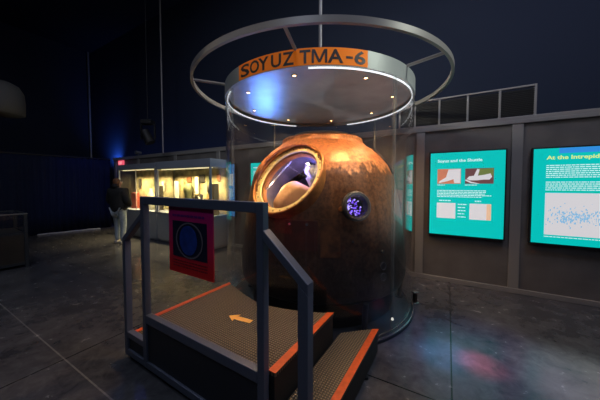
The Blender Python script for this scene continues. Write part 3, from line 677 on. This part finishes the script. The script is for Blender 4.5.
# thruster nozzles, plate and small fittings on the hull
def on_hull(x, y): return Vector((x-HX, y-HY, 0))
for z in (.70, .585):
    a = math.atan2(.8805-HX, -(2.665-HY)); rr = 1.10 if z > .6 else 1.105
    c_ = Vector((rr*math.sin(a), -rr*math.cos(a), z-.034)); M_ = frame(c_, Vector((math.sin(a), -math.cos(a), .05)))
    bm = bmesh.new(); lathe(bm, [(.035,-.03),(.042,-.03),(.044,.012),(.038,.014),(.035,.010)], 28, closed=True, M=M_); nz_ = obj('nozzle', bm, M_inner, cp, smooth=True)
    bm = bmesh.new(); lathe(bm, [(.0001,-.002),(.0345,-.002),(.0345,.008),(.0001,.008)], 20, M=M_); obj('nozzle_throat', bm, M_black, nz_)
def surf_r(z):
    z += .034
    for (r0, z0), (r1, z1) in zip(prof[2:-1], prof[3:]):
        if z0 <= z <= z1: return r0+(r1-r0)*(z-z0)/(z1-z0+1e-9)
    return 1.1
def patch(name, az0, az1, z0, z1, m, th=.008):
    bm = bmesh.new(); nseg = 12; rows_ = [z0+(z1-z0)*i/6 for i in range(7)]; g0 = []; g1 = []
    for z in rows_:
        r = surf_r(z); g0.append([bm.verts.new(((r-.004)*math.sin(az0+(az1-az0)*i/nseg), -(r-.004)*math.cos(az0+(az1-az0)*i/nseg), z)) for i in range(nseg+1)])
        g1.append([bm.verts.new(((r+th)*math.sin(az0+(az1-az0)*i/nseg), -(r+th)*math.cos(az0+(az1-az0)*i/nseg), z)) for i in range(nseg+1)])
    for j in range(6):
        for i in range(nseg):
            bm.faces.new((g1[j][i], g1[j][i+1], g1[j+1][i+1], g1[j+1][i])); bm.faces.new((g0[j][i], g0[j+1][i], g0[j+1][i+1], g0[j][i+1]))
    for j in range(6):
        bm.faces.new((g0[j][0], g1[j][0], g1[j+1][0], g0[j+1][0])); bm.faces.new((g0[j][-1], g0[j+1][-1], g1[j+1][-1], g1[j][-1]))
    for i in range(nseg):
        bm.faces.new((g0[0][i], g0[0][i+1], g1[0][i+1], g1[0][i])); bm.faces.new((g0[-1][i], g1[-1][i], g1[-1][i+1], g0[-1][i+1]))
    return obj(name, bm, m, cp, smooth=True)
M_plate = mat('maroon_plate', (.10, .022, .012), .5, .2, noise=.5, nscale=9)
M_rust = mat('rust_patch', (.20, .075, .02), .55, .2, noise=.9, nscale=9)
patch('access_plate', math.radians(-26), math.radians(-7), .86, 1.16, M_plate)
patch('scorched_plate', math.radians(-5.5), math.radians(5), .80, 1.18, M_rust)
def stud(az, z, r, m):
    az = math.radians(az); R_ = surf_r(z); n_ = Vector((math.sin(az), -math.cos(az), .15)).normalized(); c_ = Vector((R_*math.sin(az), -R_*math.cos(az), z))
    bm = bmesh.new(); cyl(bm, c_-n_*.01, c_+n_*.018, r, 16, r*.8); obj('stud', bm, m, cp, smooth=True)
stud(-23, 1.12, .016, M_chrome); stud(-13, 1.12, .016, M_chrome); stud(6, 1.28, .028, M_bronze); stud(31, .82, .02, M_drk); stud(12, .95, .012, M_drk)
# pale ring on top of the capsule, dark strap down the shoulder
bm = bmesh.new(); lathe(bm, [(.33,2.1665),(.40,2.1665),(.40,2.205),(.33,2.205)], 48, closed=True); obj('top_rim', bm, M_wht, cp, smooth=True)
bm = bmesh.new()
zs_ = [1.66, 1.74, 1.80, 1.86, 1.92, 1.98]
for a_, b_ in zip(zs_[:-1], zs_[1:]):
    az = math.radians(62); ra, rb = surf_r(a_)+.008, surf_r(b_)+.008
    cyl(bm, (ra*math.sin(az), -ra*math.cos(az), a_), (rb*math.sin(az), -rb*math.cos(az), b_), .014, 8)
obj('shoulder_tube', bm, M_black, cp, smooth=True)
# support cradle
bm = bmesh.new(); lathe(bm, [(.90,0.0005),(.96,.0005),(.96,.255),(.90,.245)], 64, closed=True); obj('cradle_ring', bm, M_black, cp, smooth=True)
for a in (20, 80, 140, 200, 260, 320):
    a = math.radians(a); d = Vector((math.sin(a), -math.cos(a), 0)); bm = bmesh.new()
    cyl(bm, d*1.06+Vector((0,0,.001)), d*1.09+Vector((0,0,.30)), .028, 10); cyl(bm, d*1.06+Vector((0,0,.001)), d*1.06+Vector((0,0,.015)), .055, 14); obj('cradle_foot', bm, M_black, cp, smooth=True)

# ------------------------------------------------------------------ viewing platform
PA = -.5533; PX, PY = -1.2449, 2.0391
pf = thing('viewing_platform', 'raised viewing platform of tread plate with orange edges and slate blue railings', 'platform', (PX, PY, 0), PA)
L0, ZD, ZS, ZT = 1.2625, .478, .234, 1.468
ccx, ccy = .4557, 2.0975; RR = 1.272
EDGE = [(-.40,1.02),(0,.875),(.315,.753),(.544,.689),(.724,.685),(.87,.711),(1.0,.75),(1.158,.817),(1.2625,.872),(1.2630,1.01),(1.365,1.111),(1.459,1.197),(1.56,1.262)]
def arc(u):
    for (a, va), (b_, vb_) in zip(EDGE[:-1], EDGE[1:]):
        if a <= u <= b_: return va+(vb_-va)*(u-a)/(b_-a)
    return .87
def slab(name, u0, u1, z0, z1, m, v0=.0):
    n_ = 30; pts = [(u0, v0), (u1, v0)]+[(u1+(u0-u1)*i/n_, arc(u1+(u0-u1)*i/n_)) for i in range(n_+1)]
    bm = bmesh.new(); prism(bm, pts, z0, z1); return obj(name, bm, m, pf)
slab('deck', 0, L0, ZD-.02, ZD, M_tread, .056)
slab('step_tread', L0+.001, L0+.28, ZS-.02, ZS, M_tread, .056)
slab('step_tread', -.34, -.0005, ZS-.02, ZS, M_tread, .056)
slab('deck_skirt', .02, L0-.008, .02, ZD-.0205, M_black, .057)
slab('step_skirt', L0+.001, L0+.272, .02, ZS-.0205, M_black, .057)
slab('step_skirt', -.33, .012, .02, ZS-.0205, M_black, .057)
def strip(u0, u1, z, va=.056):
    n_ = 6; pts = [(u0, va), (u1, va)]+[(u1+(u0-u1)*i/n_, arc(u1+(u0-u1)*i/n_)) for i in range(n_+1)]
    bm = bmesh.new(); prism(bm, pts, z, z+.004); return obj('edge_strip', bm, M_orange, pf)
strip(L0-.052, L0, ZD+.0003); strip(0, .045, ZD+.0003); strip(L0+.228, L0+.28, ZS+.0003); strip(-.34, -.295, ZS+.0003)
# arrow pointing left
ac = Vector((.655, .385)); al = Vector((-.219, -.027)).normalized(); an = Vector((-al.y, al.x))
apt = [(-.11,-.024),(.04,-.024),(.035,-.055),(.115,0),(.035,.055),(.04,.024),(-.11,.024)]
bm = bmesh.new(); prism(bm, [tuple(ac+al*a_+an*b_) for a_, b_ in apt], ZD+.0004, ZD+.003); obj('arrow_decal', bm, M_arrow, pf)
# railing: posts, rails, sloping end rails, side frames and kick panels
PW = .05
def post(u0, z0, z1): return boxes('post', M_rail, pf, (u0, u0+PW, 0, PW, z0, z1), bevel=.004)
UA, UB, UC, UD = -.083, L0-.09, 1.448, -.40
post(UA, .04, ZT); post(UB, .04, ZT)
def cut_post(u0, u1, za, zb, th):
    bm = bmesh.new(); yprism(bm, [(u0, .04), (u1, .04), (u1, zb), (u0, za)], 0, th); return obj('post', bm, M_rail, pf, .003)
cut_post(UC, UC+.06, 1.0605, 1.0065, .06); cut_post(UD, UD+PW, 1.0335, 1.071, PW)
boxes('top_rail', M_rail, pf, (UA+PW+.0005, UB-.0005, 0, PW, ZT-.062, ZT), bevel=.004)
def slope(name, u0, z0, u1, z1, w_=.055, th=.05):
    d = Vector((u1-u0, z1-z0)).normalized(); nn = Vector((-d.y, d.x))
    if nn.y < 0: nn = -nn
    bm = bmesh.new(); yprism(bm, [(u0, z0-w_), (u1, z1-w_), (u1, z1), (u0, z0)], .0, th); return obj(name, bm, M_rail, pf, .004)
slope('sloping_rail', UB+PW+.0005, 1.315, UC+.0605, 1.068, .06, .061)
slope('sloping_rail', UD, 1.09, UA-.0005, 1.33, .055)
for z0, z1 in ((.42, ZD+.012), (.04, .095)): boxes('side_rail', M_rail, pf, (UA+PW+.0005, UB-.0005, .0, .05, z0, z1), bevel=.004)
boxes('kick_panel', M_kick, pf, (UA+PW+.001, UB-.001, .016, .030, .0955, .4195))
for z0, z1 in ((ZS-.03, ZS+.02), (.04, .095)): 
    boxes('side_rail', M_rail, pf, (UD+PW+.0005, UA-.0005, .0, .05, z0, z1), bevel=.004); boxes('side_rail', M_rail, pf, (UB+PW+.0005, UC-.0005, .0, .05, z0, z1), bevel=.004)
boxes('kick_panel', M_kick, pf, (UD+PW+.001, UA-.001, .016, .030, .0955, ZS-.0305)); boxes('kick_panel', M_kick, pf, (UB+PW+.001, UC-.001, .016, .030, .0955, ZS-.0305))
for u in (-.38, .0, .6, L0-.05, L0+.24):
    for v in (.06, .75):
        if v > .5 and u > 1.2: v = .9
        bm = bmesh.new(); cyl(bm, (u+.03, v, 0), (u+.03, v, .0405 if v < .5 else .021), .022, 12); obj('levelling_foot', bm, M_black, pf)
boxes('clear_infill', M_glass, pf, (UA+PW+.003, UB-.003, .030, .036, ZD+.014, ZT-.064))

# poster hung on the railing
po = thing('poster', 'red poster with magenta light painted into its top and a dark photograph hung on the platform railing', 'poster', (PX-.0315*math.sin(PA)-.036*math.cos(PA), PY+.0315*math.cos(PA)-.036*math.sin(PA), 0), PA)
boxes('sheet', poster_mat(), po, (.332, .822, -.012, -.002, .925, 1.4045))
boxes('photograph', M_photo, po, (.382, .765, -.0145, -.0122, 1.045, 1.305))
bm = bmesh.new(); cxx, czz = .575, 1.172
def ring_xz(r0, r1, sx=1.0, y0=-.0165, y1=-.0146):
    bm = bmesh.new(); n_ = 40
    for i in range(n_):
        a, b_ = 2*PI*i/n_, 2*PI*(i+1)/n_
        yprism(bm, [(cxx+r0*math.cos(a)*sx, czz+r0*math.sin(a)), (cxx+r1*math.cos(a)*sx, czz+r1*math.sin(a)), (cxx+r1*math.cos(b_)*sx, czz+r1*math.sin(b_)), (cxx+r0*math.cos(b_)*sx, czz+r0*math.sin(b_))], y0, y1)
    return bm
obj('pictured_ring', ring_xz(.118, .128, 1.18), M_greyp, po)
bm = bmesh.new(); yprism(bm, [(cxx-.01+.098*math.cos(2*PI*i/32), czz+.104*math.sin(2*PI*i/32)) for i in range(32)], -.0162, -.0146); obj('pictured_disc', bm, M_cobalt, po)
M_pt = mat('purple_print', (.12, .01, .16), .5); M_pr = mat('dark_red_print', (.22, .004, .01), .5)
def print_lines(x0, x1, z_top, rows_, pitch, h_, m):
    bm = bmesh.new()
    for r in range(rows_):
        x = x0
        while x < x1:
            e = min(x+random.uniform(.012, .04), x1); box(bm, x, e, -.0135, -.0122, z_top-r*pitch-h_, z_top-r*pitch); x = e+.006
    obj('small_print', bm, m, po)
print_lines(.382, .74, 1.352, 1, .02, .016, M_pt); print_lines(.382, .765, 1.02, 3, .02, .009, M_pr)

# ------------------------------------------------------------------ the visitor
pe = thing('person', 'person in black hooded jacket and light jeans looking into the display cases', 'person', (-4.78, 6.70, 0), math.radians(-12))
# local: +y is where the person faces
V = [(0,0,.93),(0,.0,1.10),(0,-.01,1.30),(0,-.02,1.43),(0,-.01,1.50),(0,.01,1.57),(0,.01,1.66),
     (.10,0,.88),(.11,.02,.50),(.11,-.02,.09),(.11,.09,.035),
     (-.10,0,.88),(-.11,.06,.50),(-.11,.04,.09),(-.11,.15,.035),
     (.19,-.01,1.40),(.25,-.02,1.12),(.17,.17,1.00),(.12,.24,1.00),
     (-.19,-.01,1.40),(-.25,-.02,1.12),(-.17,.17,1.00),(-.12,.24,1.00)]
E_ = [(0,1),(1,2),(2,3),(3,4),(4,5),(5,6),(0,7),(7,8),(8,9),(9,10),(0,11),(11,12),(12,13),(13,14),(3,15),(15,16),(16,17),(17,18),(3,19),(19,20),(20,21),(21,22)]
Rr = [(.13,.10),(.12,.09),(.15,.10),(.11,.08),.055,(.075,.09),(.075,.095),.085,.055,.038,.035,.085,.055,.038,.035,.055,.042,.030,.034,.055,.042,.030,.034]
skin('body', V, E_, Rr, M_skin, pe)
for s_ in (1, -1):
    for k in range(4):
        bx = s_*(.115-.018*(k-1.5)*0) ; z_ = 1.025-.02*k; y0 = .25
        skin('finger', [(s_*.115, .24, z_), (s_*.08, .275+.004*(1.5-abs(k-1.5)), z_-.005), (s_*.05, .262, z_-.012)], [(0,1),(1,2)], [.009,.0085,.007], M_skin, pe, 1)
    skin('thumb', [(s_*.12,.22,1.02),(s_*.10,.235,1.055),(s_*.075,.25,1.065)], [(0,1),(1,2)], [.011,.010,.008], M_skin, pe, 1)
# jacket
skin('jacket', [(0,0,.76),(0,0,1.05),(0,-.01,1.28),(0,-.015,1.41),(0,-.01,1.47),(.20,-.01,1.39),(.28,-.02,1.12),(.20,.15,1.0),(-.20,-.01,1.39),(-.28,-.02,1.12),(-.20,.15,1.0)],
     [(0,1),(1,2),(2,3),(3,4),(3,5),(5,6),(6,7),(3,8),(8,9),(9,10)], [(.235,.18),(.23,.18),(.24,.18),(.17,.14),(.11,.10),.11,.10,.07,.11,.10,.07], M_jacket, pe)
skin('hood', [(-.10,-.05,1.52),(0,-.12,1.52),(.10,-.05,1.52)], [(0,1),(1,2)], [.06,.08,.06], M_jacket, pe)
skin('jeans', [(0,0,.90),(.10,0,.86),(.115,.02,.50),(.115,-.015,.06),(-.10,0,.86),(-.115,.06,.50),(-.115,.04,.06)], [(0,1),(1,2),(2,3),(0,4),(4,5),(5,6)], [(.14,.12),.11,.078,.062,.11,.078,.062], M_jeans, pe)
for s_, y_ in ((1, -.02), (-1, .04)):
    bm = bmesh.new(); prism(bm, [(s_*.11-.042, y_-.08), (s_*.11+.042, y_-.08), (s_*.11+.05, y_+.10), (s_*.11+.03, y_+.19), (s_*.11-.03, y_+.19), (s_*.11-.05, y_+.10)], 0, .075); obj('shoe', bm, M_shoe, pe, .02, smooth=True)
skin('hair', [(0,.0,1.69),(0,-.055,1.66),(0,-.065,1.58),(0,-.05,1.51)], [(0,1),(1,2),(2,3)], [(.095,.085),(.100,.085),(.092,.07),(.07,.05)], M_hair, pe)
for s_ in (1, -1):
    bm = bmesh.new(); bmesh.ops.create_uvsphere(bm, u_segments=10, v_segments=8, radius=1)
    for v in bm.verts: v.co = Vector((s_*.078+v.co.x*.008, .01+v.co.y*.018, 1.61+v.co.z*.028))
    obj('ear', bm, M_skin, pe, smooth=True)
    bm = bmesh.new(); bmesh.ops.create_uvsphere(bm, u_segments=10, v_segments=8, radius=.011)
    for v in bm.verts: v.co += Vector((s_*.03, .098, 1.625))
    obj('eye', bm, M_wht, pe, smooth=True)
skin('nose', [(0,.10,1.625),(0,.118,1.59)], [(0,1)], [.009,.013], M_skin, pe, 1)
boxes('mouth', M_plate, pe, (-.022, .022, .092, .101, 1.555, 1.565), bevel=.003)
